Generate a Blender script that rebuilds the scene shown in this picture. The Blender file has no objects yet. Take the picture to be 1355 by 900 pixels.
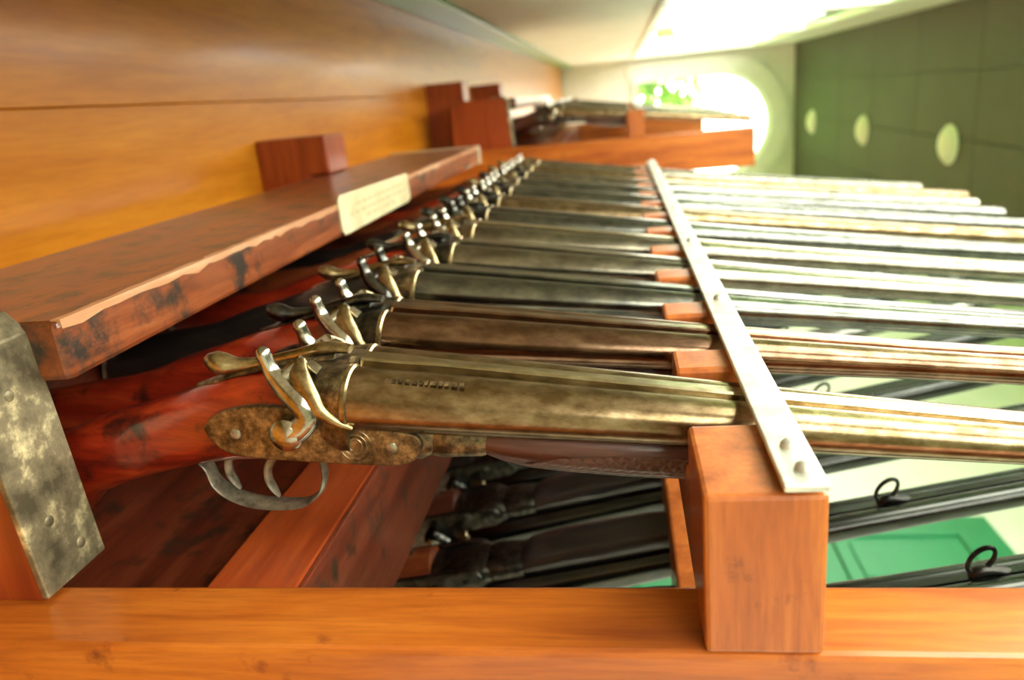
import bpy, bmesh, math, random
from mathutils import Vector, Matrix
random.seed(4)
scene = bpy.context.scene
C = scene.collection
PI = math.pi

# ------------------------------------------------------------------ camera
Yc = Vector((138, -332, 1000)).normalized()
Zc = Vector((1, -.0503, -.1547)); Zc = (Zc - Yc * Zc.dot(Yc)).normalized()
Xc = Yc.cross(Zc)
right = Vector((Xc[0], Yc[0], Zc[0])); down = Vector((Xc[1], Yc[1], Zc[1])); fwd = Vector((Xc[2], Yc[2], Zc[2]))
M4 = Matrix.Identity(4)
for i in range(3):
    M4[i][0] = right[i]; M4[i][1] = -down[i]; M4[i][2] = -fwd[i]
M4.translation = (0, 0, .78)
cd = bpy.data.cameras.new('camera'); cam = bpy.data.objects.new('camera', cd); C.objects.link(cam)
cam.matrix_world = M4
cd.sensor_fit = 'HORIZONTAL'; cd.sensor_width = 36; cd.lens = 36 * 1000 / 1355
cd.clip_start = .02; cd.clip_end = 200
cd.dof.use_dof = True
cd.dof.focus_distance = (Vector((.2, .475, .57)) - Vector((0, 0, .78))).dot(fwd)
cd.dof.aperture_fstop = 4.8
scene.camera = cam

# ------------------------------------------------------------------ daylight
w = bpy.data.worlds.new('world'); scene.world = w; w.use_nodes = True
bg = w.node_tree.nodes['Background']
bg.inputs[0].default_value = (1.0, .995, .85, 1); bg.inputs[1].default_value = 15.0
vs = scene.view_settings
vs.view_transform = 'Standard'; vs.look = 'None'; vs.gamma = 1; vs.use_curve_mapping = False
vs.exposure = -.15

# the corridor
XL, XR, YB, YF, H = -.38, 1.56, -2.2, 11.7, 3.27
SILL, LINT = 1.03, 2.72

WINS = [(-1.5, -.05), (.12, 1.85), (2.02, 3.75), (3.92, 5.9), (6.1, 8.4), (8.6, 11.2)]
SILLS = [SILL] * len(WINS)
WT = .05       # the window wall is thin, its glazing nearly flush
def portal(name, loc, rot, sx, sy):
    l = bpy.data.lights.new(name, 'AREA'); l.shape = 'RECTANGLE'; l.size = sx; l.size_y = sy
    l.cycles.is_portal = True
    o = bpy.data.objects.new(name, l); C.objects.link(o); o.location = loc; o.rotation_euler = rot
for (a, b), q in zip(WINS, SILLS):
    portal('window_daylight' if b > 3.9 else 'window_daylight_offscreen', (XL - .08, (a + b) / 2, (q + LINT) / 2), (0, -PI / 2, 0), LINT - q, b - a)
portal('arch_daylight', (.645, YF + .2, 2.0), (-PI / 2, 0, 0), 1.5, 2.0)

# ------------------------------------------------------------------ materials
MATS = {}
class NT:
    def __init__(s, name):
        s.m = bpy.data.materials.new(name); s.m.use_nodes = True
        s.t = s.m.node_tree; s.n = s.t.nodes; s.l = s.t.links; s.b = s.n['Principled BSDF']
        MATS[name] = s.m
        s.tc = s.n.new('ShaderNodeTexCoord'); s.oi = s.n.new('ShaderNodeObjectInfo')
    def map(s, scale, rnd=True):
        mp = s.n.new('ShaderNodeMapping'); s.l.new(s.tc.outputs['Object'], mp.inputs[0]); mp.inputs['Scale'].default_value = scale
        if rnd:
            mul = s.n.new('ShaderNodeMath'); mul.operation = 'MULTIPLY'; mul.inputs[1].default_value = 37
            s.l.new(s.oi.outputs['Random'], mul.inputs[0])
            cx = s.n.new('ShaderNodeCombineXYZ')
            for i in range(3): s.l.new(mul.outputs[0], cx.inputs[i])
            s.l.new(cx.outputs[0], mp.inputs['Location'])
        return mp.outputs[0]
    def noise(s, vec, scale, detail=5, rough=.6, dist=0):
        t = s.n.new('ShaderNodeTexNoise'); s.l.new(vec, t.inputs['Vector'])
        t.inputs['Scale'].default_value = scale; t.inputs['Detail'].default_value = detail
        t.inputs['Roughness'].default_value = rough; t.inputs['Distortion'].default_value = dist
        return t.outputs['Fac']
    def wave(s, vec, scale, dist=0, dirn='X', detail=2):
        t = s.n.new('ShaderNodeTexWave'); s.l.new(vec, t.inputs['Vector']); t.bands_direction = dirn
        t.inputs['Scale'].default_value = scale; t.inputs['Distortion'].default_value = dist; t.inputs['Detail'].default_value = detail
        return t.outputs['Fac']
    def ramp(s, fac, stops):
        r = s.n.new('ShaderNodeValToRGB'); s.l.new(fac, r.inputs[0])
        e = r.color_ramp.elements
        while len(e) < len(stops): e.new(.5)
        for q, (p, c) in zip(e, stops):
            q.position = p; q.color = (*c, 1) if len(c) == 3 else c
        return r.outputs[0]
    def mix(s, fac, a, b):
        m = s.n.new('ShaderNodeMix'); m.data_type = 'RGBA'
        for k, v in ((0, fac), (6, a), (7, b)):
            if hasattr(v, 'is_linked'): s.l.new(v, m.inputs[k])
            else: m.inputs[k].default_value = v if k == 0 else (*v, 1)
        return m.outputs[2]
    def col(s, v):
        if hasattr(v, 'is_linked'): s.l.new(v, s.b.inputs['Base Color'])
        else: s.b.inputs['Base Color'].default_value = (*v, 1)
    def rough(s, v, lo=None, hi=None):
        if lo is None: s.b.inputs['Roughness'].default_value = v
        else:
            m = s.n.new('ShaderNodeMapRange'); s.l.new(v, m.inputs[0]); m.inputs[3].default_value = lo; m.inputs[4].default_value = hi
            s.l.new(m.outputs[0], s.b.inputs['Roughness'])
    def bump(s, h, strength=.2, dist=.002):
        b = s.n.new('ShaderNodeBump'); s.l.new(h, b.inputs['Height']); b.inputs['Strength'].default_value = strength; b.inputs['Distance'].default_value = dist
        s.l.new(b.outputs[0], s.b.inputs['Normal'])

def wood(name, c_dark, c_mid, c_light, axis='z', rough=(.25, .45), coat=.3, grain=1.0, stain=None, stain_amt=.55, stain_scale=26, coat_rough=.15, bump=.12):
    t = NT(name)
    sc = {'x': (1.2, 14, 14), 'y': (14, 1.2, 14), 'z': (14, 14, 1.2)}[axis]
    sc = tuple(q * grain for q in sc)
    v = t.map(sc)
    g = t.noise(v, 3.0, 6, .6, .6)
    c = t.ramp(g, [(.3, c_dark), (.5, c_mid), (.72, c_light)])
    fine = t.noise(t.map(tuple(q * 5 for q in sc)), 4, 3, .6)
    c = t.mix(t.ramp(fine, [(.35, (.35,) * 3), (.55, (0,) * 3)]), c, c_dark)
    if stain:
        s1 = t.noise(t.map((1, 1, 1)), stain_scale, 6, .65)
        c = t.mix(t.ramp(s1, [(stain_amt, (0,) * 3), (stain_amt + .12, (1,) * 3)]), c, stain)
    t.col(c); t.rough(g, *rough)
    t.b.inputs['Coat Weight'].default_value = coat; t.b.inputs['Coat Roughness'].default_value = coat_rough
    t.bump(fine, bump, .001)
    return t.m
def metal(name, c1, c2, c3=None, rough=(.2, .4), scale=30, stretch=(1, 1, 1), bump=.08, met=1.0):
    t = NT(name)
    n = t.noise(t.map(stretch), scale, 7, .65)
    st = [(.38, c1), (.53, c2)] + ([(.66, c3)] if c3 else [])
    t.col(t.ramp(n, st)); t.rough(n, *rough); t.b.inputs['Metallic'].default_value = met
    t.bump(t.noise(t.map(stretch), scale * 4, 4, .6), bump, .0006)
    return t.m
def plain(name, c, rough=.5, var=.06, scale=5, bump=.05, met=0):
    t = NT(name)
    n = t.noise(t.map((1, 1, 1)), scale, 5, .6)
    t.col(t.ramp(n, [(.3, tuple(q * (1 - var) for q in c)), (.7, tuple(min(1, q * (1 + var)) for q in c))]))
    t.rough(rough); t.b.inputs['Metallic'].default_value = met
    t.bump(t.noise(t.map((1, 1, 1)), scale * 12, 3, .5), bump, .002)
    return t.m

wood('rack_wood_z', (.26, .052, .008), (.48, .125, .012), (.63, .20, .022), 'z', coat=.35, stain=(.20, .035, .008), stain_amt=.63, stain_scale=22)
wood('rack_wood_y', (.17, .045, .012), (.34, .095, .02), (.47, .15, .035), 'y', coat=.3)
wood('rack_wood_x', (.24, .055, .010), (.43, .11, .018), (.58, .18, .03), 'x', coat=.3, stain=(.12, .03, .012), stain_amt=.62, stain_scale=24)
wood('plank_worn', (.10, .022, .008), (.26, .062, .015), (.42, .125, .036), 'y', stain=(.03, .022, .016), stain_amt=.50, stain_scale=20, coat=.45, coat_rough=.25, bump=.3)
wood('red_board', (.22, .03, .008), (.36, .06, .012), (.45, .09, .018), 'x', coat=.3)
wood('red_board_y', (.22, .03, .008), (.36, .06, .012), (.45, .09, .018), 'y', coat=.3)
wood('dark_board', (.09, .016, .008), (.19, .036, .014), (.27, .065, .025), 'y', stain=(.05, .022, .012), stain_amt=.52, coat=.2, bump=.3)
wood('floor_wood', (.50, .145, .006), (.66, .225, .010), (.76, .29, .018), 'y', rough=(.24, .4), coat=.16, coat_rough=.12, bump=.05, grain=.5)
MATS['floor_wood'].node_tree.nodes['Principled BSDF'].inputs['Specular IOR Level'].default_value = .3
wood('stock_red', (.10, .006, .003), (.30, .020, .005), (.52, .065, .012), 'z', coat=.9, stain=(.035, .008, .005), stain_amt=.54, stain_scale=20, coat_rough=.08)
wood('stock_brown', (.10, .018, .006), (.22, .045, .012), (.34, .09, .02), 'z', coat=.7, stain=(.02, .01, .006), stain_amt=.6, coat_rough=.1)
wood('stock_black', (.008, .006, .005), (.016, .012, .010), (.03, .02, .016), 'z', coat=.5)
wood('stock_dark', (.03, .006, .003), (.07, .016, .008), (.12, .03, .014), 'z', coat=.5)
metal('barrel_brown', (.18, .12, .058), (.30, .22, .125), (.42, .33, .20), rough=(.20, .30), scale=75, stretch=(1, 1, .5), bump=.012)
metal('barrel_rust', (.14, .08, .05), (.23, .14, .09), (.31, .20, .13), rough=(.15, .25), scale=75, stretch=(1, 1, .5), bump=.012)
metal('barrel_blue', (.12, .122, .112), (.19, .195, .175), (.26, .26, .21), rough=(.14, .24), scale=70, stretch=(1, 1, .5), bump=.012)
metal('barrel_grey', (.18, .165, .13), (.27, .25, .20), (.36, .33, .25), rough=(.15, .26), scale=70, stretch=(1, 1, .5), bump=.012)
metal('barrel_black', (.05, .053, .050), (.07, .075, .069), (.09, .09, .08), rough=(.2, .28), scale=25, stretch=(1, 1, .5), bump=.012)
metal('rib_brass', (.30, .24, .14), (.42, .36, .22), (.52, .46, .32), rough=(.18, .3), scale=80, stretch=(1, 1, .5), bump=.012)
metal('lock_metal', (.07, .052, .03), (.20, .15, .085), (.42, .32, .16), rough=(.24, .46), scale=110, bump=.2, met=.85)
metal('lock_dark', (.04, .04, .036), (.09, .088, .078), (.15, .14, .11), rough=(.25, .42), scale=110, bump=.15)
metal('fence_gold', (.20, .15, .08), (.42, .33, .17), (.58, .47, .26), rough=(.2, .4), scale=90)
metal('hammer_steel', (.34, .31, .25), (.54, .51, .44), (.68, .65, .58), rough=(.14, .28), scale=90)
metal('hammer_dark', (.06, .06, .056), (.14, .14, .13), (.22, .21, .19), rough=(.16, .3), scale=40)
metal('guard_steel', (.24, .22, .17), (.44, .41, .32), (.56, .52, .38), rough=(.25, .42), scale=90, met=.75)
metal('bar_steel', (.55, .56, .50), (.70, .71, .64), (.80, .80, .73), rough=(.36, .5), scale=40, met=.7)
metal('strap_tin', (.12, .10, .06), (.30, .25, .15), (.92, .80, .46), rough=(.35, .6), scale=30, bump=.3, met=.55)
metal('brass_plate', (.66, .58, .32), (.78, .71, .44), (.84, .79, .54), rough=(.4, .55), scale=16, met=.35)
metal('swivel_black', (.02, .02, .019), (.05, .05, .046), rough=(.25, .4), scale=30)
plain('engraving_ink', (.55, .48, .26), .6)
plain('wall_white', (.80, .81, .73), .55)
plain('trim_white', (.84, .86, .79), .4)
plain('skirting_green', (.16, .30, .08), .35)
plain('door_green', (.035, .27, .12), .38, var=.05)
plain('ceiling_olive', (.060, .062, .030), .6, var=.12, scale=2)
plain('dome_glass', (.70, .69, .58), .3)
plain('lawn', (.10, .26, .03), .9, var=.4, scale=3)
plain('leaf_green', (.17, .32, .045), .7, var=.5, scale=6)
plain('bark', (.16, .11, .07), .9)
wood('bare_edge', (.42, .16, .06), (.60, .30, .15), (.72, .46, .28), 'y', coat=.5, coat_rough=.2, bump=.4)
plain('pale_wood', (.62, .50, .32), .6)
# thin clear glazing
g = NT('pane_glass'); tr = g.n.new('ShaderNodeBsdfTransparent'); gl = g.n.new('ShaderNodeBsdfGlossy'); gl.inputs['Roughness'].default_value = .02
mx = g.n.new('ShaderNodeMixShader')
mx.inputs[0].default_value = .07; g.l.new(tr.outputs[0], mx.inputs[1]); g.l.new(gl.outputs[0], mx.inputs[2])
g.l.new(mx.outputs[0], g.n['Material Output'].inputs[0])
# checkered walnut
t = NT('checkered_wood')
v1 = t.wave(t.map((1, 1.4, .75), False), 92, 0, 'DIAGONAL'); mp = t.map((1, -1.4, -.75), False); v2 = t.wave(mp, 92, 0, 'DIAGONAL')
ad = t.n.new('ShaderNodeMath'); ad.operation = 'MINIMUM'; t.l.new(v1, ad.inputs[0]); t.l.new(v2, ad.inputs[1])
t.col((.10, .045, .03)); t.rough(.3); t.b.inputs['Coat Weight'].default_value = .4
t.bump(ad.outputs[0], .8, .001)
# ------------------------------------------------------------------ mesh helpers
def link(name, me, parent=None, mat=None, smooth=True):
    o = bpy.data.objects.new(name, me); C.objects.link(o)
    if mat:
        if not me.materials: me.materials.append(None)
        o.material_slots[0].link = 'OBJECT'; o.material_slots[0].material = MATS[mat]
    if parent: o.parent = parent
    return o
def tag(o, label=None, cat=None, group=None, kind=None):
    for k, v in (('label', label), ('category', cat), ('group', group), ('kind', kind)):
        if v: o[k] = v
    return o
def empty(name, loc):
    o = bpy.data.objects.new(name, None); C.objects.link(o); o.location = loc; o.empty_display_size = .05
    return o
def mesh(name, verts, faces, smooth=True, auto=40):
    me = bpy.data.meshes.new(name); me.from_pydata([tuple(v) for v in verts], [], faces); me.update()
    bm = bmesh.new(); bm.from_mesh(me); bmesh.ops.recalc_face_normals(bm, faces=bm.faces)
    if smooth:
        for f in bm.faces: f.smooth = True
        lim = math.radians(auto)
        for e in bm.edges:
            if len(e.link_faces) == 2 and e.calc_face_angle(0) > lim: e.smooth = False
    bm.to_mesh(me); bm.free()
    return me
def boxes(name, bl, bev=0, seg=2):
    bm = bmesh.new()
    for x0, x1, y0, y1, z0, z1 in bl:
        r = bmesh.ops.create_cube(bm, size=1)
        for v in r['verts']:
            v.co = Vector(((x0 + x1) / 2 + v.co.x * (x1 - x0), (y0 + y1) / 2 + v.co.y * (y1 - y0), (z0 + z1) / 2 + v.co.z * (z1 - z0)))
    if bev:
        bmesh.ops.bevel(bm, geom=bm.edges[:], offset=bev, segments=seg, profile=.5, affect='EDGES')
    me = bpy.data.meshes.new(name); bm.to_mesh(me); bm.free()
    return me
def prism(name, poly, y0, y1, bev=0, plane='zx'):
    """polygon given as (z, x) pairs, extruded along y; plane 'xz': (x, z); 'xy': (x,y) extruded along z"""
    bm = bmesh.new()
    def co(p, d):
        if plane == 'zx': return (p[1], d, p[0])
        if plane == 'xz': return (p[0], d, p[1])
        return (p[0], p[1], d)
    a = [bm.verts.new(co(p, y0)) for p in poly]; b = [bm.verts.new(co(p, y1)) for p in poly]
    bm.faces.new(a); bm.faces.new(b[::-1])
    n = len(poly)
    for i in range(n): bm.faces.new((a[i], b[i], b[(i + 1) % n], a[(i + 1) % n]))
    bmesh.ops.recalc_face_normals(bm, faces=bm.faces)
    if bev:
        ed = [e for e in bm.edges if e.calc_face_angle(0) > .6]
        bmesh.ops.bevel(bm, geom=ed, offset=bev, segments=2, profile=.5, affect='EDGES')
    me = bpy.data.meshes.new(name); bm.to_mesh(me); bm.free()
    return me
def loft(name, rings, caps=True, closed=True, auto=40):
    n = len(rings[0]); V = [p for r in rings for p in r]; F = []
    for i in range(len(rings) - 1):
        for j in range(n if closed else n - 1):
            k = (j + 1) % n
            F.append((i * n + j, i * n + k, (i + 1) * n + k, (i + 1) * n + j))
    if caps:
        F.append(tuple(range(n))[::-1]); F.append(tuple((len(rings) - 1) * n + j for j in range(n)))
    return mesh(name, V, F, auto=auto)
def smooth_path(pts, k=5):
    """Catmull-Rom through tuples of any length"""
    out = []
    P = [pts[0]] + list(pts) + [pts[-1]]
    for i in range(1, len(P) - 2):
        for s in range(k):
            t = s / k
            out.append(tuple(.5 * (2 * b + (c - a) * t + (2 * a - 5 * b + 4 * c - d) * t * t + (3 * b - a - 3 * c + d) * t ** 3)
                             for a, b, c, d in zip(P[i - 1], P[i], P[i + 1], P[i + 2])))
    out.append(tuple(pts[-1])); return out
def sweep_rings(pts, n=10, flat=None):
    """pts: (x, y, z, r [, ry]); rings perpendicular to the path; ry: half size along world y"""
    rings = []
    for i, p in enumerate(pts):
        a = Vector(pts[max(0, i - 1)][:3]); b = Vector(pts[min(len(pts) - 1, i + 1)][:3])
        t = (b - a).normalized()
        u = Vector((0, 1, 0)); u = (u - t * u.dot(t)).normalized(); v = t.cross(u)
        r = p[3]; ry = p[4] if len(p) > 4 else r
        rings.append([Vector(p[:3]) + u * ry * math.cos(2 * PI * j / n) + v * r * math.sin(2 * PI * j / n) for j in range(n)])
    return rings
def tube(name, pts, n=10, k=4, auto=60):
    return loft(name, sweep_rings(smooth_path(pts, k), n), auto=auto)
def lathe_z(name, prof, cx=0, cy=0, n=28, caps=True, auto=40):
    return loft(name, [[(cx + r * math.cos(2 * PI * j / n), cy + r * math.sin(2 * PI * j / n), z) for j in range(n)] for z, r in prof], caps=caps, auto=auto)
def join(name, mes):
    bm = bmesh.new()
    for m in mes: bm.from_mesh(m)
    me = bpy.data.meshes.new(name); bm.to_mesh(me); bm.free(); return me
def copy_tree(o, parent=None):
    c = o.copy(); C.objects.link(c); c.parent = parent
    for ch in o.children: copy_tree(ch, c)
    return c
def sup(cx, cy_half, x_top, x_bot, z, n=24, e=2.4):
    """superellipse ring in the x-y plane"""
    xm = (x_top + x_bot) / 2; hx = (x_bot - x_top) / 2; r = []
    for j in range(n):
        a = 2 * PI * j / n; c, s = math.cos(a), math.sin(a)
        r.append((xm + hx * math.copysign(abs(c) ** (2 / e), c), cx + cy_half * math.copysign(abs(s) ** (2 / e), s), z))
    return r

# ------------------------------------------------------------------ the corridor
def struct(name, me, mat):
    o = link(name, me, None, mat); o['kind'] = 'structure'; return o
fl = struct('floor', boxes('floor', [(XL - .25, XR + .2, YB - .2, YF + .25, -.12, -.012)]), 'floor_wood')
xs = [-.63, -.40, -.05, .30, .65, 1.0, 1.35, 1.76]
for a, b in zip(xs, xs[1:]):
    link('floor_board', boxes('floor_board', [(a + .0004, b - .0004, YB - .2, YF + .25, -.03, 0)], .002), fl, 'floor_wood')
ce = struct('ceiling', boxes('ceiling', [(XL - .25, XR + .2, YB - .2, YF + .25, H + .012, H + .15)]), 'ceiling_olive')
PW, PL = .485, 1.16
pm = boxes('ceiling_panel', [(.004, PW - .004, .004, PL - .004, 0, .02)], .004)
for i in range(4):
    for j in range(12):
        o = link('ceiling_panel', pm, ce, 'ceiling_olive'); o.location = (XL + i * PW, YB + j * PL - .0, H)
# left wall with windows
bl = [(XL - WT, XL, a, b, -.03, q) for (a, b), q in zip(WINS, SILLS)] + [(XL - WT, XL, YB - .2, YF + .25, LINT, H + .05)]
ys = [YB - .2] + [q for p in WINS for q in p] + [YF + .25]
for i in range(0, len(ys), 2): bl.append((XL - WT, XL, ys[i], ys[i + 1], -.03, LINT))
struct('wall_left', boxes('wall_left', bl), 'wall_white')
for i, ((a, b), SILL) in enumerate(zip(WINS, SILLS)):
    e = empty('window_%d' % (i + 1), (XL - .03, (a + b) / 2, SILL)); e['kind'] = 'structure'
    hw = (b - a) / 2; hh = LINT - SILL; f = .045
    link('window_frame', boxes('window_frame', [(-.02, .029, -hw, hw, 0, f), (-.02, .029, -hw, hw, hh - f, hh), (-.02, .029, -hw, -hw + f, f, hh - f), (-.02, .029, hw - f, hw, f, hh - f)], .004), e, 'trim_white')
    link('mullion', boxes('mullion', [(.016, .029, -.02, .02, f, hh - f)], .004), e, 'trim_white')
    for s in (-1, 1):
        y0, y1 = sorted((s * .02, s * (hw - f)))
        link('pane', boxes('pane', [(.020, .024, y0, y1, f, hh - f)]), e, 'pane_glass')
    link('window_sill', boxes('window_sill', [(-.018, .06, -hw - .03, hw + .03, -.03, 0)], .006), e, 'trim_white')
struct('baseboard_left', boxes('baseboard_left', [(XL, XL + .022, YB, YF, 0, .16)], .004), 'skirting_green')
struct('wall_right', boxes('wall_right', [(XR, XR + .2, YB - .2, YF + .25, -.03, H + .05)]), 'wall_white')
struct('wall_back', boxes('wall_back', [(XL, XR, YB - .2, YB, -.03, H + .05)]), 'wall_white')
# far wall with an arched window
AX, AR, ASP, ASILL = .645, .74, 2.22, 1.05
arc = [(AX + AR * math.cos(PI - PI * k / 28), ASP + AR * math.sin(PI * k / 28)) for k in range(29)]
top = prism('wall_top', arc + [(AX + AR, H + .05), (AX - AR, H + .05)], YF, YF + .25, 0, 'xz')
rest = boxes('wall_rest', [(XL - .25, AX - AR, YF, YF + .25, -.03, H + .05), (AX + AR, XR + .2, YF, YF + .25, -.03, H + .05), (AX - AR, AX + AR, YF, YF + .25, -.03, ASILL)])
struct('wall_far', join('wall_far', [top, rest]), 'wall_white')
def arch_band(name, r0, r1, y0, y1, zb):
    o_ = [(AX - r1, zb)] + [(AX + r1 * math.cos(PI - PI * k / 28), ASP + r1 * math.sin(PI * k / 28)) for k in range(29)] + [(AX + r1, zb)]
    i_ = [(AX - r0, zb)] + [(AX + r0 * math.cos(PI - PI * k / 28), ASP + r0 * math.sin(PI * k / 28)) for k in range(29)] + [(AX + r0, zb)]
    return prism(name, o_ + i_[::-1], y0, y1, 0, 'xz')
struct('trim_1', arch_band('arch_moulding', AR - .01, AR + .24, YF - .05, YF + .01, ASILL - .1), 'trim_white')
e = empty('window_7', (0, 0, 0)); e['kind'] = 'structure'
link('window_frame', arch_band('window_frame', AR - .05, AR, YF + .1, YF + .16, ASILL), e, 'trim_white')
link('pane', prism('pane', [(AX - AR + .05, ASILL + .02), (AX - AR + .05, ASP)] + [(AX + (AR - .05) * math.cos(PI - PI * k / 24), ASP + (AR - .05) * math.sin(PI * k / 24)) for k in range(1, 24)] + [(AX + AR - .05, ASP), (AX + AR - .05, ASILL + .02)], YF + .128, YF + .132, 0, 'xz'), e, 'pane_glass')
link('window_sill', boxes('window_sill', [(AX - AR - .06, AX + AR + .06, YF - .08, YF + .16, ASILL - .04, ASILL + .02)], .006), e, 'trim_white')
# green panelled door in the right wall
DY0, DY1, DZ = 1.60, 2.51, 1.975
e = empty('door_1', (XR, (DY0 + DY1) / 2, 0)); e['kind'] = 'structure'
dw = (DY1 - DY0) / 2
link('door_leaf', boxes('door_leaf', [(-.022, .02, -dw, dw, 0, DZ)], .003), e, 'door_green')
st = .11
for z0, z1 in ((.16, .78), (.90, 1.32), (1.43, 1.86)):
    for y0, y1 in ((-dw + st, -.05), (.05, dw - st)):
        fz = .02
        link('panel_moulding', boxes('panel_moulding', [(-.034, -.018, y0, y1, z0, z0 + fz), (-.034, -.018, y0, y1, z1 - fz, z1), (-.034, -.018, y0, y0 + fz, z0 + fz, z1 - fz), (-.034, -.018, y1 - fz, y1, z0 + fz, z1 - fz)], .004), e, 'door_green')
        link('door_panel', boxes('door_panel', [(-.030, -.018, y0 + .05, y1 - .05, z0 + .05, z1 - .05)], .006), e, 'door_green')
link('door_handle', tube('door_handle', [(-.02, -dw + .06, 1.0, .010), (-.06, -dw + .06, 1.0, .009), (-.07, -dw + .10, 1.0, .008), (-.07, -dw + .17, 1.0, .007)], 10), e, 'brass_plate')
# ceiling lamps
for k, Y in enumerate((4.2, 6.32, 8.45, 10.6)):
    r = empty('dome_lamp', (.64, Y, H))
    tag(r, ['round dome lamp on the ceiling, the one farthest from the arched window', 'round dome lamp on the ceiling, third from the arched window',
            'round dome lamp on the ceiling, second from the arched window', 'round dome lamp on the ceiling next to the arched window wall'][k], 'ceiling lamp', 'dome lamps along the ceiling')
    link('lamp_base', lathe_z('lamp_base', [(-.018, .145), (-.014, .15), (0, .15)]), r, 'trim_white')
    link('lamp_dome', lathe_z('lamp_dome', [(-.075, .008), (-.072, .04), (-.062, .08), (-.045, .115), (-.03, .133), (-.016, .14)]), r, 'dome_glass')
# ground and greenery outside
o = struct('ground', boxes('ground', [(-30, XL - .26, -25, 45, -.5, -.35), (XL - .26, 30, YF + .26, 45, -.5, -.35)]), 'lawn')
def shrub(name, label, x, y, r, h, seed, cat='tree'):
    rn = random.Random(seed); root = empty(name, (x, y, -.35)); tag(root, label, cat, 'trees on the lawn outside')
    link('trunk', tube('trunk', [(0, 0, 0, .16), (.05, .02, h * .3, .12), (0, .05, h * .6, .08)], 8), root, 'bark')
    bm = bmesh.new()
    for k in range(620 if r > 1.4 else 420):
        a = rn.uniform(0, 2 * PI); u = rn.uniform(-1, 1); q = rn.random() ** .33
        c = Vector((r * q * math.cos(a) * math.sqrt(1 - u * u), r * q * math.sin(a) * math.sqrt(1 - u * u), h * .62 + h * .38 * q * u))
        m = Matrix.Translation(c) @ Matrix.Rotation(rn.uniform(0, 6), 4, 'X') @ Matrix.Rotation(rn.uniform(0, 6), 4, 'Y')
        s = rn.uniform(.14, .30)
        vs_ = [bm.verts.new(m @ Vector(p)) for p in ((-s, 0, 0), (0, -s * .5, .02), (s, 0, 0), (0, s * .5, .02))]
        bm.faces.new(vs_)
    me = bpy.data.meshes.new('foliage'); bm.to_mesh(me); bm.free()
    f = link('foliage', me, root, 'leaf_green'); f['kind'] = 'stuff'
shrub('garden_tree', 'leafy green tree on the lawn straight beyond the arched window', .1, 17.5, 1.3, 3.0, 1)
for k, (tx, ty, tr, th) in enumerate(((-3.6, 2.6, 1.42, 4.6), (-4.4, 6.0, 1.45, 5.2), (-3.9, 9.4, 1.42, 4.8), (-4.8, 13.0, 1.45, 5.4), (-4.0, 16.6, 1.42, 5.0))):
    shrub('garden_tree', 'leafy tree outside the long window wall, %s counting towards the arch' % ['first', 'second', 'third', 'fourth', 'fifth'][k], tx, ty, tr, th, 10 + k)
shrub('garden_tree', 'smaller leafy tree on the lawn beyond the arched window, beside the right wall', 2.6, 19, 1.2, 2.6, 2)
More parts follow.
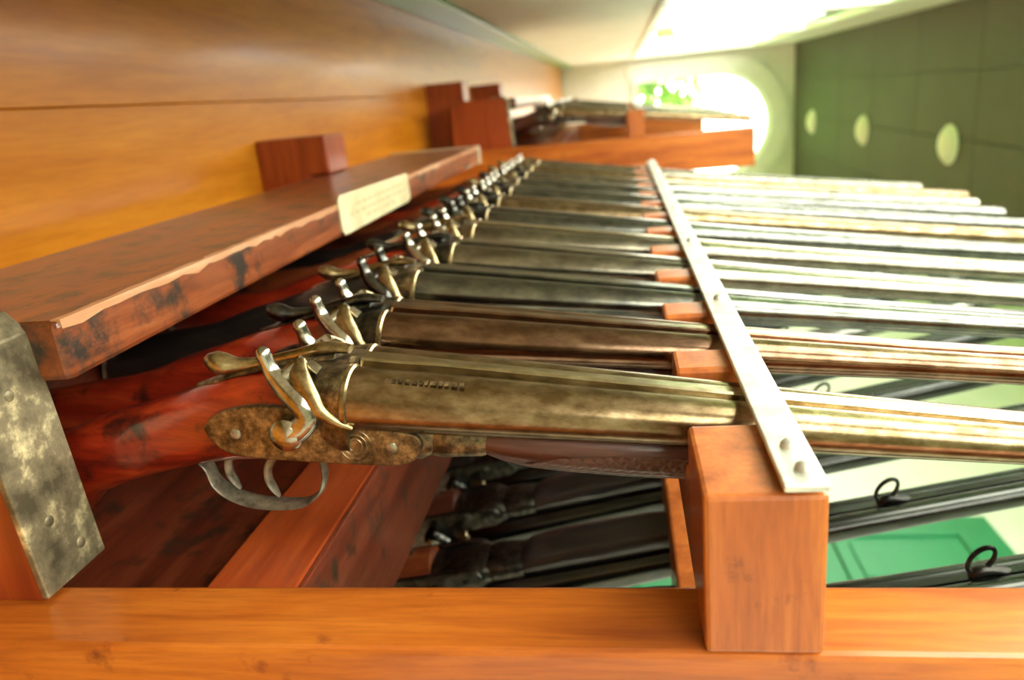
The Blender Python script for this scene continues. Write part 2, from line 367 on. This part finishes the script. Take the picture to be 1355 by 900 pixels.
# ------------------------------------------------------------------ the gun rack
RX, RY = .3785, 1.27
Y0, Y1 = .36, 2.20
NG, GY, GS = 12, .511, .146
def build_rack():
    root = empty('gun_rack', (RX, RY, 0))
    def P(name, bl, mat, bev=.004, parent=None):
        return link(name, boxes(name, [(a - RX, b - RX, c - RY, d - RY, e, f) for a, b, c, d, e, f in bl], bev), parent or root, mat)
    # end posts
    for a, b in ((Y0, .423), (Y1 - .063, Y1)):
        P('post', [(.307, .45, a, b, 0, 1.285)], 'rack_wood_z', .004)
    # notched barrel rails on both sides
    def rail(sgn):
        fx = lambda X: X if sgn > 0 else 2 * RX - X
        top, bot, nb = .207, .307, .252
        pr = [(Y0, bot), (Y0, top)]
        for k in range(NG):
            c = GY + GS * k; a, b = c - .062, c + .038
            a = c - .060
            pr += [(a - .002, top), (a, top + .003), (a + .002, nb - .012), (a + .014, nb), (b - .014, nb), (b - .002, nb - .012), (b, top + .003), (b + .002, top)]
        pr += [(Y1, top), (Y1, bot)]
        poly = [(fx(x) - RX, y - RY) for y, x in pr]
        return prism('notched_rail', poly, .814, .878, .003, 'xy')
    for s in (1, -1):
        rl = link('notched_rail', rail(s), root, 'rack_wood_x')
        f = (lambda a, b: (a, b)) if s > 0 else (lambda a, b: (2 * RX - b + (.04 if b < .17 else 0), 2 * RX - a + (.04 if b < .17 else 0)))
        x0, x1 = f(.199, .2035)
        br = P('retaining_bar', [(x0, x1, Y0 - .004, Y1 - .01, .854, .877)], 'bar_steel', .0012)
        br['label'] = 'flat steel retaining bar bolted across the barrels'
        sx = .199 if s > 0 else 2 * RX - .199
        for by in [.373, .400] + [GY + GS * k + .060 for k in range(1, NG, 2)]:
            bz = .868 if by < .39 else (.866 if by < .41 else .867)
            r = [[(-s * d, q * math.cos(2 * PI * j / 12), q * math.sin(2 * PI * j / 12)) for j in range(12)] for d, q in ((0, .0055), (.0022, .0052), (.0042, .0032), (.0048, .0008))]
            bo = link('bolt', loft('bolt', r), br, 'bar_steel'); bo.location = (sx - RX, by - RY, bz)
        # hinge wedges under the near end of the bar
        x0, x1 = f(.2035, .208)
        P('bar_shim', [(x0, x1, Y0 + .003, Y0 + .06, .858, .875)], 'swivel_black', .001)
        # front planks of the butt trough
        x0, x1 = f(.118, .163)
        pl = P('front_plank', [(x0, x1, .462, Y1 - .02, .128, .383)], 'plank_worn', .005)
        rn = random.Random(9 + s); rg = []; yy = .466
        while yy < Y1 - .024:
            a_ = rn.uniform(.004, .010); b_ = rn.uniform(.003, .008)
            q = [(.1174, .383 - a_), (.1174, .3832), (.118 + b_ + .001, .3836), (.118 + b_, .380), (.120, .383 - a_)]
            rg.append([((x if s > 0 else 2 * RX - x + .04) - RX, yy - RY, z) for x, z in q]); yy += rn.uniform(.008, .03)
        link('worn_edge', loft('worn_edge', rg), pl, 'bare_edge')
        x0, x1 = f(.116, .166)
        P('plank_end_strip', [(x0, x1, Y1 - .022, Y1 - .004, .125, .386)], 'pale_wood', .003, pl)
        # sloping end boards capped with a tin strap
        for a, b in ((.405, .462), (Y1 - .12, Y1 - .065)):
            if a > 1: continue
            mir = (lambda X: X) if s > 0 else (lambda X: 2 * RX - X + (.04 if X < .2 else 0))
            pts = [(.115, .128), (.115, .338), (.128, .352), (.308, .362), (.308, .128)]
            po = [(mir(x) - RX, z) for x, z in pts]
            eb = link('end_board', prism('end_board', po, a - RY, b - RY, .002, 'xz'), root, 'red_board')
            sp = [(.108, .30), (.108, .343), (.124, .3575), (.304, .3672), (.304, .3617), (.127, .352), (.1145, .339), (.1145, .30)]
            if s > 0:
                stp = link('tin_strap', prism('tin_strap', [(mir(x) - RX, z) for x, z in sp], a - .003 - RY, b + .003 - RY, .0012, 'xz'), eb, 'strap_tin')
                stp['label'] = 'tarnished tin strap over the end board edge'
                for sx_, sy_ in ((.255, .425), (.285, .445), (.16, .43)):
                    n = link('strap_nail', lathe_z('strap_nail', [(-.004, .005), (0, .005), (.0012, .004), (.002, .001)], n=12), eb, 'strap_tin')
                    n.location = (sx_ - RX, sy_ - RY, .3665 + (sx_ - .304) * .054)
    # shelf, feet, central beam
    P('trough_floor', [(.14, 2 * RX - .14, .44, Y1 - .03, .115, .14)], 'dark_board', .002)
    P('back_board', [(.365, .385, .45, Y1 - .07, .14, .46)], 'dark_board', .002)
    for a, b in ((.55, .66), (1.60, 1.72)):
        fp = [(.034, 0), (.034, .16), (.116, .16), (.116, .116), (2 * RX - .076, .116), (2 * RX - .076, .16), (2 * RX + .006, .16), (2 * RX + .006, 0)]
        link('foot', prism('foot', [(x - RX, z) for x, z in fp], a - RY, b - RY, .005, 'xz'), root, 'red_board')
    cb = P('central_beam', [(.312, .436, .424, Y1 - .064, .470, .541)], 'red_board_y', .003)
    P('beam_cap', [(.3122, .4358, .4242, Y1 - .0642, .5405, .545)], 'dark_board', .001, cb)
    return root, P
rack, P = build_rack()
tag(rack, 'orange varnished double-sided gun rack with the tin-capped end board and brass plaque', 'gun rack', 'gun racks along the corridor')
# brass plaque on the plank edge, first rack only
pl = link('brass_plaque', prism('brass_plaque', [(x - RX, y - RY) for x, y in ((.112, 1.03), (.106, 1.04), (.112, 1.40), (.156, 1.405), (.163, 1.39), (.163, 1.04), (.156, 1.03))], .383, .386, .001, 'xy'), rack, 'brass_plate')
pl['label'] = 'pale brass plaque screwed to the plank edge'
for i, (px, a, b) in enumerate(((.126, 1.10, 1.34), (.138, 1.07, 1.36), (.149, 1.14, 1.30))):
    rn = random.Random(i); y = a
    bl = []
    while y < b:
        wd = rn.uniform(.010, .026); bl.append((px - .003 - RX, px + .003 - RX, y - RY, y + wd - RY, .3858, .3864)); y += wd + .008
    link('engraved_line', boxes('engraved_line', bl), pl, 'engraving_ink')
# ------------------------------------------------------------------ the guns
BUTT = .385          # breech to butt along the barrel axis
CACHE = {}
def gun(name, cfg, Y, xb, zb, lean, other=False):
    """local frame: x = trigger side, -y = right hand side, z = muzzle; origin at the butt"""
    L = cfg.get('len', 1.0); S = cfg.get('s', 1.0); cock = cfg.get('cock', 0.0)
    sm, bmx, lm, hm, gm, fm, rm = (cfg[k] for k in ('stock', 'barrel', 'lock', 'hammer', 'guard', 'fore', 'rib'))
    drop = max(0, round((zb - .3885 * S * math.cos(lean) - .226 * S * math.sin(lean) - .139) / (S * math.cos(lean)), 3))
    root = empty(name, (0, 0, 0))
    def M(key, fn):
        k = (key, round(L, 3), round(S, 3), round(cock, 2), cfg.get('style', 0), drop)
        if k not in CACHE:
            me = fn()
            for v in me.vertices: v.co = (v.co.x * S, v.co.y * S, v.co.z * S + BUTT)
            CACHE[k] = me
        return CACHE[k]
    def A(nm, key, fn, mat, parent=None):
        return link(nm, M(key, fn), parent or root, mat)
    Lb = L / S
    # barrels: thick at the breech, hollow at the muzzle
    def rad(z):
        pts = [(0, .0232), (.06, .0222), (.16, .0198), (.27, .0172), (.46, .0132), (.7, .0118), (1.4, .0112)]
        for (a, ra), (b, rb) in zip(pts, pts[1:]):
            if z <= b: return ra + (rb - ra) * (z - a) / (b - a)
        return pts[-1][1]
    zs = [0, .03, .06, .11, .16, .21, .27, .36, .46, .58, .7, Lb]
    zs = [z for z in zs if z < Lb] + [Lb]
    def barrel(s):
        def f():
            R = []
            for z in zs: R.append((z, rad(z), s * rad(z)))
            R += [(Lb, rad(Lb) * .74, s * rad(Lb)), (Lb - .05, rad(Lb) * .72, s * rad(Lb))]
            n = 28
            return loft('barrel', [[(r * math.cos(2 * PI * j / n), cy + r * math.sin(2 * PI * j / n), z) for j in range(n)] for z, r, cy in R], auto=35)
        return f
    for s in (-1, 1): A('barrel', 'barrel%d' % s, barrel(s), bmx)
    def rib(top):
        def f():
            V = []
            for z in zs:
                r = rad(z)
                if top: hw, x0, x1 = .0065 if z > .05 else .009, -r * 1.05 - .0012, -r * .35
                else: hw, x0, x1 = .005, r * .45, r * .95
                c = .0015
                V.append([(x0, -hw + c, z), (x0, hw - c, z), (x0 + c, hw, z), (x1, hw, z), (x1, -hw, z), (x0 + c, -hw, z)])
            return loft('rib', V, auto=30)
        return f
    A('top_rib', 'ribt', rib(True), rm); A('under_rib', 'ribu', rib(False), bmx)
    A('bead_sight', 'bead', lambda: lathe_z('bead', [(Lb - .02, .0002), (Lb - .0195, .0015), (Lb - .018, .002), (Lb - .0165, .0015), (Lb - .016, .0002)], cx=-rad(Lb) * 1.05 - .0025, n=10), 'fence_gold')
    # stock
    prof = [(-.385, .098, .222, .023), (-.383, .094, .226, .0255), (-.36, .090, .219, .027), (-.31, .076, .193, .0275), (-.275, .066, .163, .0275), (-.25, .058, .140, .027),
            (-.232, .049, .119, .026), (-.219, .043, .1075, .0255), (-.20, .036, .0985, .025), (-.175, .027, .0885, .0245), (-.15, .017, .080, .0245), (-.129, .008, .0735, .025), (-.10, -.002, .068, .027), (-.07, -.009, .0645, .030), (-.034, -.014, .063, .032), (-.012, -.016, .061, .032)]
    if cfg.get('style', 0) == 1:   # straight hand stock
        prof = [(z, a, b - (.012 if -.27 < z < -.15 else .004 if z < -.27 else 0), hw) for z, a, b, hw in prof]
    prof = [(z - (drop if z < -.35 else drop * .6 if z < -.3 else 0), a, b, hw) for z, a, b, hw in prof]
    A('stock', 'stock', lambda: loft('stock', [sup(0, hw, a, b, z, 28, 2.3) for z, a, b, hw in prof], auto=50), sm)
    A('butt_plate', 'bplate', lambda: loft('butt_plate', [sup(0, .0235, .097, .223, -.3885 - drop, 28, 2.3), sup(0, .0255, .094, .226, -.3875 - drop, 28, 2.3), sup(0, .0258, .0938, .2262, -.382 - drop, 28, 2.3)], auto=50), 'guard_steel')
    # action: standing breech, bar below the barrels
    def action():
        body = loft('a', [sup(0, .012, -.012, .03, -.075, 24, 2.3), sup(0, .026, -.018, .045, -.055, 24, 2.4), sup(0, .034, -.022, .052, -.03, 24, 2.6), sup(0, .041, -.0245, .050, -.008, 24, 2.8), sup(0, .042, -.0245, .048, -.001, 24, 2.8)])
        bar = loft('b', [sup(0, .030, .010, .047, -.01, 24, 4), sup(0, .0325, .0135, .0465, .02, 24, 4), sup(0, .0315, .013, .0455, .05, 24, 4), sup(0, .029, .013, .041, .0585, 24, 4)])
        return join('action_body', [body, bar])
    act = A('action_body', 'action', action, lm)
    A('forend_iron', 'firon', lambda: loft('forend_iron', [sup(0, .0282, .013, .0425, .056, 24, 4), sup(0, .0295, .0125, .0435, .064, 24, 4), sup(0, .028, .0125, .040, .0945, 24, 4), sup(0, .0268, .013, .039, .097, 24, 4)]), lm)
    # lock plates, fences, hammers on both sides
    for s in (-1, 1):
        def plate(s=s):
            pl = smooth_path([(-.113, .029), (-.107, .020), (-.094, .013), (-.070, .0075), (-.036, .008), (-.012, .014), (.012, .0185), (.042, .019), (.052, .026), (.047, .040), (.030, .046), (-.015, .0485), (-.06, .050), (-.093, .0485), (-.107, .040), (-.113, .030)], 3)[:-1]
            return prism('lock_plate', pl, *sorted((s * .0285, s * .0355)), .0012)
        lp = A('lock_plate', 'plate%d' % s, plate, lm)
        def scroll(s=s):
            R = []
            for r_, cz, cx in ((.012, .003, .032), (.0085, .003, .032), (.005, .003, .032)):
                n = 24; rg = []
                for j in range(n):
                    a = 2 * PI * j / n; c_, s_ = math.cos(a), math.sin(a)
                    rg.append([(cx + (r_ + .0006 * math.cos(b)) * c_, s * .0355 + .0005 * math.sin(b), cz + (r_ + .0006 * math.cos(b)) * s_) for b in (0, PI / 2, PI, 3 * PI / 2)])
                rg.append(rg[0]); R.append(loft('s', rg, caps=False))
            return join('scroll_engraving', R)
        A('scroll_engraving', 'scroll%d' % s, scroll, lm, lp)
        for q, (zz, xx) in enumerate(((-.088, .031), (.030, .031))):
            def screw(s=s, zz=zz, xx=xx):
                return loft('lock_screw', [[(xx + r_ * math.cos(2 * PI * j / 12), s * d, zz + r_ * math.sin(2 * PI * j / 12)) for j in range(12)] for d, r_ in ((.034, .0042), (.0362, .0042), (.0368, .0034), (.0369, .0006))])
            A('lock_screw', 'screw%d%d' % (s, q), screw, gm, lp)
        A('breech_ball', 'ball%d' % s, lambda s=s: lathe_z('breech_ball', [(-.040, .004), (-.037, .0105), (-.030, .0165), (-.020, .0205), (-.010, .0228), (-.003, .0238)], cx=-.001, cy=s * .0232), lm)
        A('breech_band', 'band%d' % s, lambda s=s: lathe_z('breech_band', [(-.0045, .0235), (-.0035, .0249), (-.0005, .0249), (.0008, .0236)], cx=0, cy=s * .0232), 'fence_gold')
        A('fence', 'fence%d' % s, lambda s=s: tube('fence', [(-.026, s * .026, -.040, .006, .004), (-.018, s * .036, -.036, .0085, .005), (-.006, s * .041, -.027, .0085, .005), (.004, s * .043, -.018, .006, .005), (.011, s * .043, -.006, .004, .004), (.015, s * .042, .004, .002, .003)], 10), 'fence_gold')
        A('nipple', 'nip%d' % s, lambda s=s: tube('nipple', [(-.018, s * .024, -.026, .0055), (-.023, s * .024, -.034, .0055), (-.0235, s * .024, -.035, .0038), (-.027, s * .024, -.041, .0038)], 10, 1), 'hammer_steel')
        def hammer(s=s):
            y = s * .043
            body = smooth_path([(.0275, y, -.0475, .0045, .004), (.0245, y, -.0445, .0085, .006), (.0185, y, -.0345, .0075, .0058), (.0085, y, -.0285, .0072, .0056), (-.001, y, -.0345, .0068, .0056), (-.0075, y - s * .004, -.0445, .0066, .0056), (-.0135, y - s * .008, -.0520, .0062, .0056), (-.0195, y - s * .010, -.0575, .0052, .0052), (-.027, y - s * .010, -.0605, .0042, .0048), (-.0335, y - s * .010, -.0635, .0045, .0050), (-.036, y - s * .010, -.0665, .002, .003)], 4)
            body = [(*q[:3], q[3] * 1.22, q[4] * 1.2) for q in body]
            boss = loft('b', [[(.0235 + r_ * math.cos(2 * PI * j / 16), s * d, -.0445 + r_ * math.sin(2 * PI * j / 16)) for j in range(16)] for d, r_ in ((.034, .0125), (.0465, .0125), (.0495, .0095), (.0505, .001))])
            nose = tube('n', [(-.013, y - s * .008, -.051, .0058), (-.019, y - s * .013, -.044, .0064), (-.0235, y - s * .017, -.038, .0062), (-.025, y - s * .019, -.0365, .0045)], 10, 2)
            m = join('hammer', [loft('h', sweep_rings(body, 10), auto=60), boss, nose])
            if cock:
                c, sn = math.cos(cock), math.sin(cock)
                for v in m.vertices:
                    dx, dz = v.co.x - .0235, v.co.z + .0445
                    v.co.x = .0235 + dx * c - dz * sn; v.co.z = -.0445 + dx * sn + dz * c
            return m
        h = A('hammer', 'hammer%d' % s, hammer, hm)
    # top lever and tang
    A('tang', 'tang', lambda: tube('tang', [(-.0235, 0, -.02, .003, .011), (-.017, 0, -.055, .003, .009), (-.006, 0, -.09, .003, .008), (.006, 0, -.122, .003, .006), (.010, 0, -.134, .002, .003)], 12), lm)
    A('top_lever', 'lever', lambda: tube('top_lever', [(-.029, 0, -.010, .003, .007), (-.0285, 0, -.03, .0045, .0085), (-.021, 0, -.055, .004, .0055), (-.0135, 0, -.080, .004, .0055), (-.010, -.001, -.098, .0055, .007), (-.010, -.002, -.110, .0085, .0095), (-.0125, -.002, -.119, .0075, .0085), (-.015, -.002, -.124, .003, .004)], 12), 'fence_gold' if lm == 'lock_metal' else lm)
    # fore-end with checkered grip
    fp = [(.097, .014, .042, .0268), (.11, .011, .047, .0275), (.15, .010, .0505, .0275), (.20, .010, .0505, .0268), (.25, .009, .0485, .025), (.29, .008, .042, .022), (.31, .008, .034, .016), (.316, .010, .026, .009)]
    fe = A('fore_end', 'fore', lambda: loft('fore_end', [sup(0, hw, a, b, z, 28, 2.3) for z, a, b, hw in fp], auto=50), fm)
    def check():
        R = []
        for z, a, b, hw in [(.112, .011, .0475, .0275), (.13, .0105, .0495, .0277), (.15, .010, .0505, .0275), (.20, .010, .0505, .0268), (.25, .009, .0485, .025), (.275, .0085, .045, .0235)]:
            lim = {.112: .6, .13: 1.15, .15: 1.5, .275: 1.6}.get(z, 1.72); xm, hx, e_ = (a + b) / 2, (b - a) / 2 + .0006, 2 / 2.3; r2 = []
            for j in range(-12, 13):
                t_ = j / 12 * lim; c, q = math.cos(t_), math.sin(t_)
                r2.append((xm + hx * math.copysign(abs(c) ** e_, c), (hw + .0006) * math.copysign(abs(q) ** e_, q), z))
            R.append(r2)
        return loft('checkering', R, caps=False, closed=False)
    A('checkering', 'check', check, 'checkered_wood' if fm != 'stock_black' else 'stock_black', fe)
    # trigger guard and triggers
    gp = [(.074, 0, -.172, .0012, .004), (.0735, 0, -.155, .0016, .0065), (.0745, 0, -.142, .0018, .007), (.080, 0, -.133, .002, .0075), (.094, 0, -.127, .002, .0085), (.104, 0, -.114, .002, .0095), (.109, 0, -.094, .0021, .0105), (.1085, 0, -.072, .0021, .0105), (.105, 0, -.053, .002, .009), (.094, 0, -.040, .0019, .007), (.080, 0, -.0355, .0019, .006), (.066, 0, -.0365, .002, .006), (.062, 0, -.037, .002, .006)]
    A('trigger_guard', 'guard', lambda: tube('trigger_guard', gp, 10, 5), gm)
    for q, z0 in enumerate((-.114, -.078)):
        A('trigger', 'trig%d' % q, lambda z0=z0, q=q: tube('trigger', [(.062, (q - .5) * -.006, z0 + .004, .0035, .0035), (.075, (q - .5) * -.006, z0 - .003, .0032, .0045), (.086, (q - .5) * -.006, z0 - .003, .0028, .005), (.094, (q - .5) * -.006, z0 + .001, .0022, .0045), (.100, (q - .5) * -.006, z0 + .005, .001, .002)], 10), gm)
    if cfg.get('swivel'):
        zz = cfg['swivel']
        def swiv():
            n = 20; rg = []
            for j in range(n):
                a = 2 * PI * j / n
                cx, cz = .026 + .0115 * math.cos(a), zz + .0105 * math.sin(a) + .006 * math.cos(a)
                d = Vector((math.cos(a), 0, math.sin(a)))
                rg.append([Vector((cx, 0, cz)) + d * .0023 * math.cos(b) + Vector((0, 1, 0)) * .0023 * math.sin(b) for b in [2 * PI * i / 8 for i in range(8)]])
            rg.append(rg[0])
            lug = tube('l', [(.006, 0, zz - .012, .003, .005), (.013, 0, zz - .006, .005, .006), (.015, 0, zz + .003, .005, .006), (.010, 0, zz + .02, .003, .005), (.007, 0, zz + .03, .002, .004)], 10)
            return join('sling_swivel', [loft('r', rg, caps=False), lug])
        CACHE.pop(('swiv%g' % zz,), None)
        A('sling_swivel', 'swiv%g' % zz, swiv, 'swivel_black')
    # place: breech (axis) at xb, Y, zb
    ax = Vector((math.sin(lean), 0, math.cos(lean)))
    root.rotation_euler = (0, -lean if other else lean, PI if other else 0)
    if other:
        root.rotation_mode = 'XYZ'
        R = Matrix.Rotation(PI, 3, 'Z') @ Matrix.Rotation(lean, 3, 'Y')
        root.rotation_euler = R.to_euler('XYZ'); ax = R @ Vector((0, 0, 1))
    root.location = Vector((xb, Y, zb)) - ax * BUTT
    return root

def cfg(stock, barrel, lock, hammer, guard='guard_steel', fore='stock_dark', rib=None, **k):
    d = dict(stock=stock, barrel=barrel, lock=lock, hammer=hammer, guard=guard, fore=fore, rib=rib or barrel); d.update(k); return d
near = [
    cfg('stock_red', 'barrel_brown', 'lock_metal', 'hammer_steel', rib='rib_brass', len=1.02),
    cfg('stock_red', 'barrel_rust', 'lock_dark', 'hammer_steel', len=1.08, s=.99, style=1),
    cfg('stock_black', 'barrel_blue', 'lock_metal', 'hammer_dark', len=1.04, s=.97, style=1),
    cfg('stock_red', 'barrel_grey', 'lock_dark', 'hammer_steel', len=1.06, s=.97),
    cfg('stock_brown', 'barrel_grey', 'lock_metal', 'hammer_steel', rib='rib_brass', len=1.00, s=.95),
    cfg('stock_black', 'barrel_blue', 'lock_dark', 'hammer_dark', len=1.05, s=.95, style=1),
    cfg('stock_dark', 'barrel_brown', 'lock_dark', 'hammer_steel', len=1.02, s=.95),
    cfg('stock_brown', 'barrel_blue', 'lock_dark', 'hammer_steel', len=1.06, s=.95),
    cfg('stock_red', 'barrel_blue', 'lock_metal', 'hammer_steel', len=1.0, s=.95),
    cfg('stock_dark', 'barrel_grey', 'lock_dark', 'hammer_steel', len=1.01, s=.95),
    cfg('stock_brown', 'barrel_brown', 'lock_metal', 'hammer_steel', len=1.05, s=.95),
    cfg('stock_brown', 'barrel_grey', 'lock_metal', 'hammer_steel', len=.995, s=.95),
]
XB = [.1945, .194, .190, .189, .189, .189, .189, .189, .189, .189, .189, .189]
ZB = [.582, .563, .556, .566, .566, .562, .560, .562, .558, .560, .558, .560]
ORD = ['first', 'second', 'third', 'fourth', 'fifth', 'sixth', 'seventh', 'eighth', 'ninth', 'tenth', 'eleventh', 'twelfth']
NLAB = [
    'double-barrelled hammer shotgun with glossy red stock and brassy rib, next to the tin-strapped end board',
    'rust-brown double-barrelled shotgun with straight red stock, second from the tin-strapped end board',
    'grey-blue double-barrelled shotgun with black stock, third from the tin-strapped end board']
NLAB += ['double-barrelled hammer shotgun under the steel bar, %s from the tin-strapped end board' % ORD[k] for k in range(3, 12)]
guns_near = []
XR_ = .2275     # barrel axis where it crosses the rail
for k in range(NG):
    zr = .846; lean = math.atan((XR_ - (.001 if k else 0) - XB[k]) / (zr - ZB[k]))
    g_ = gun('shotgun', near[k], GY + GS * k, XB[k], ZB[k], lean)
    tag(g_, NLAB[k], 'shotgun', 'shotguns on the plaque side of the rack'); guns_near.append(g_)
bl = []; rn = random.Random(3); z_ = .026
while z_ < .082:
    wd = rn.uniform(.0022, .0045); bl.append((-.0002, .0002, -.0018, .0018, z_, z_ + wd)); z_ += wd + .0016
st_ = link('barrel_stamp', boxes('barrel_stamp', bl), guns_near[0], 'lock_metal')
a_ = math.radians(60); r_ = .0221
st_.location = (-r_ * math.sin(a_), -.0224 - r_ * math.cos(a_), BUTT); st_.rotation_euler = (0, math.radians(-1.6), PI / 2 - a_)
# guns leaning on the other side of the rack
guns_far = []
for k in range(NG):
    c = cfg(['stock_dark', 'stock_black', 'stock_brown'][k % 3], 'barrel_black' if k < 5 or k % 2 else 'barrel_blue', 'lock_dark', 'hammer_dark', guard='lock_dark', fore='stock_black', len=.98 + .02 * (k % 4), s=1.06, swivel=.535 if k % 2 else .50)
    z0 = .545
    xo = .5295; lean = math.radians(11.8)
    xb = xo + (.846 - z0) * math.tan(lean)
    g_ = gun('shotgun', c, GY + GS * k - .0, xb, z0, lean, True)
    tag(g_, 'dark shotgun with sling swivel on the green-door side, %s from the tin-strapped end' % ORD[k], 'shotgun', 'shotguns on the green door side of the rack')
    guns_far.append(g_)
# ------------------------------------------------------------------ the second rack farther down the corridor
DX, DYR = -.125, 2.66
r2 = copy_tree(rack)
for ch in list(r2.children):
    if ch.name.startswith('brass_plaque'):
        for q in list(ch.children): bpy.data.objects.remove(q)
        bpy.data.objects.remove(ch)
r2.location = (RX + DX, RY + DYR, 0)
tag(r2, 'orange varnished gun rack standing farther down the corridor near the arched window', 'gun rack', 'gun racks along the corridor')
for k in range(NG):
    c = dict(near[(k * 5 + 6) % 12]); c['len'] = .74 + .02 * (k % 3); c['s'] = .95; c['style'] = k % 2
    zb = ZB[k] if k else .562
    lean = math.atan((XR_ - .001 - .189) / (.846 - zb))
    n = gun('shotgun', c, GY + GS * k + DYR, .189 + DX, zb, lean)
    tag(n, 'short shotgun in the rack nearer the arched window, %s from its near post' % ORD[k], 'shotgun', 'shotguns in the rack nearer the arched window')
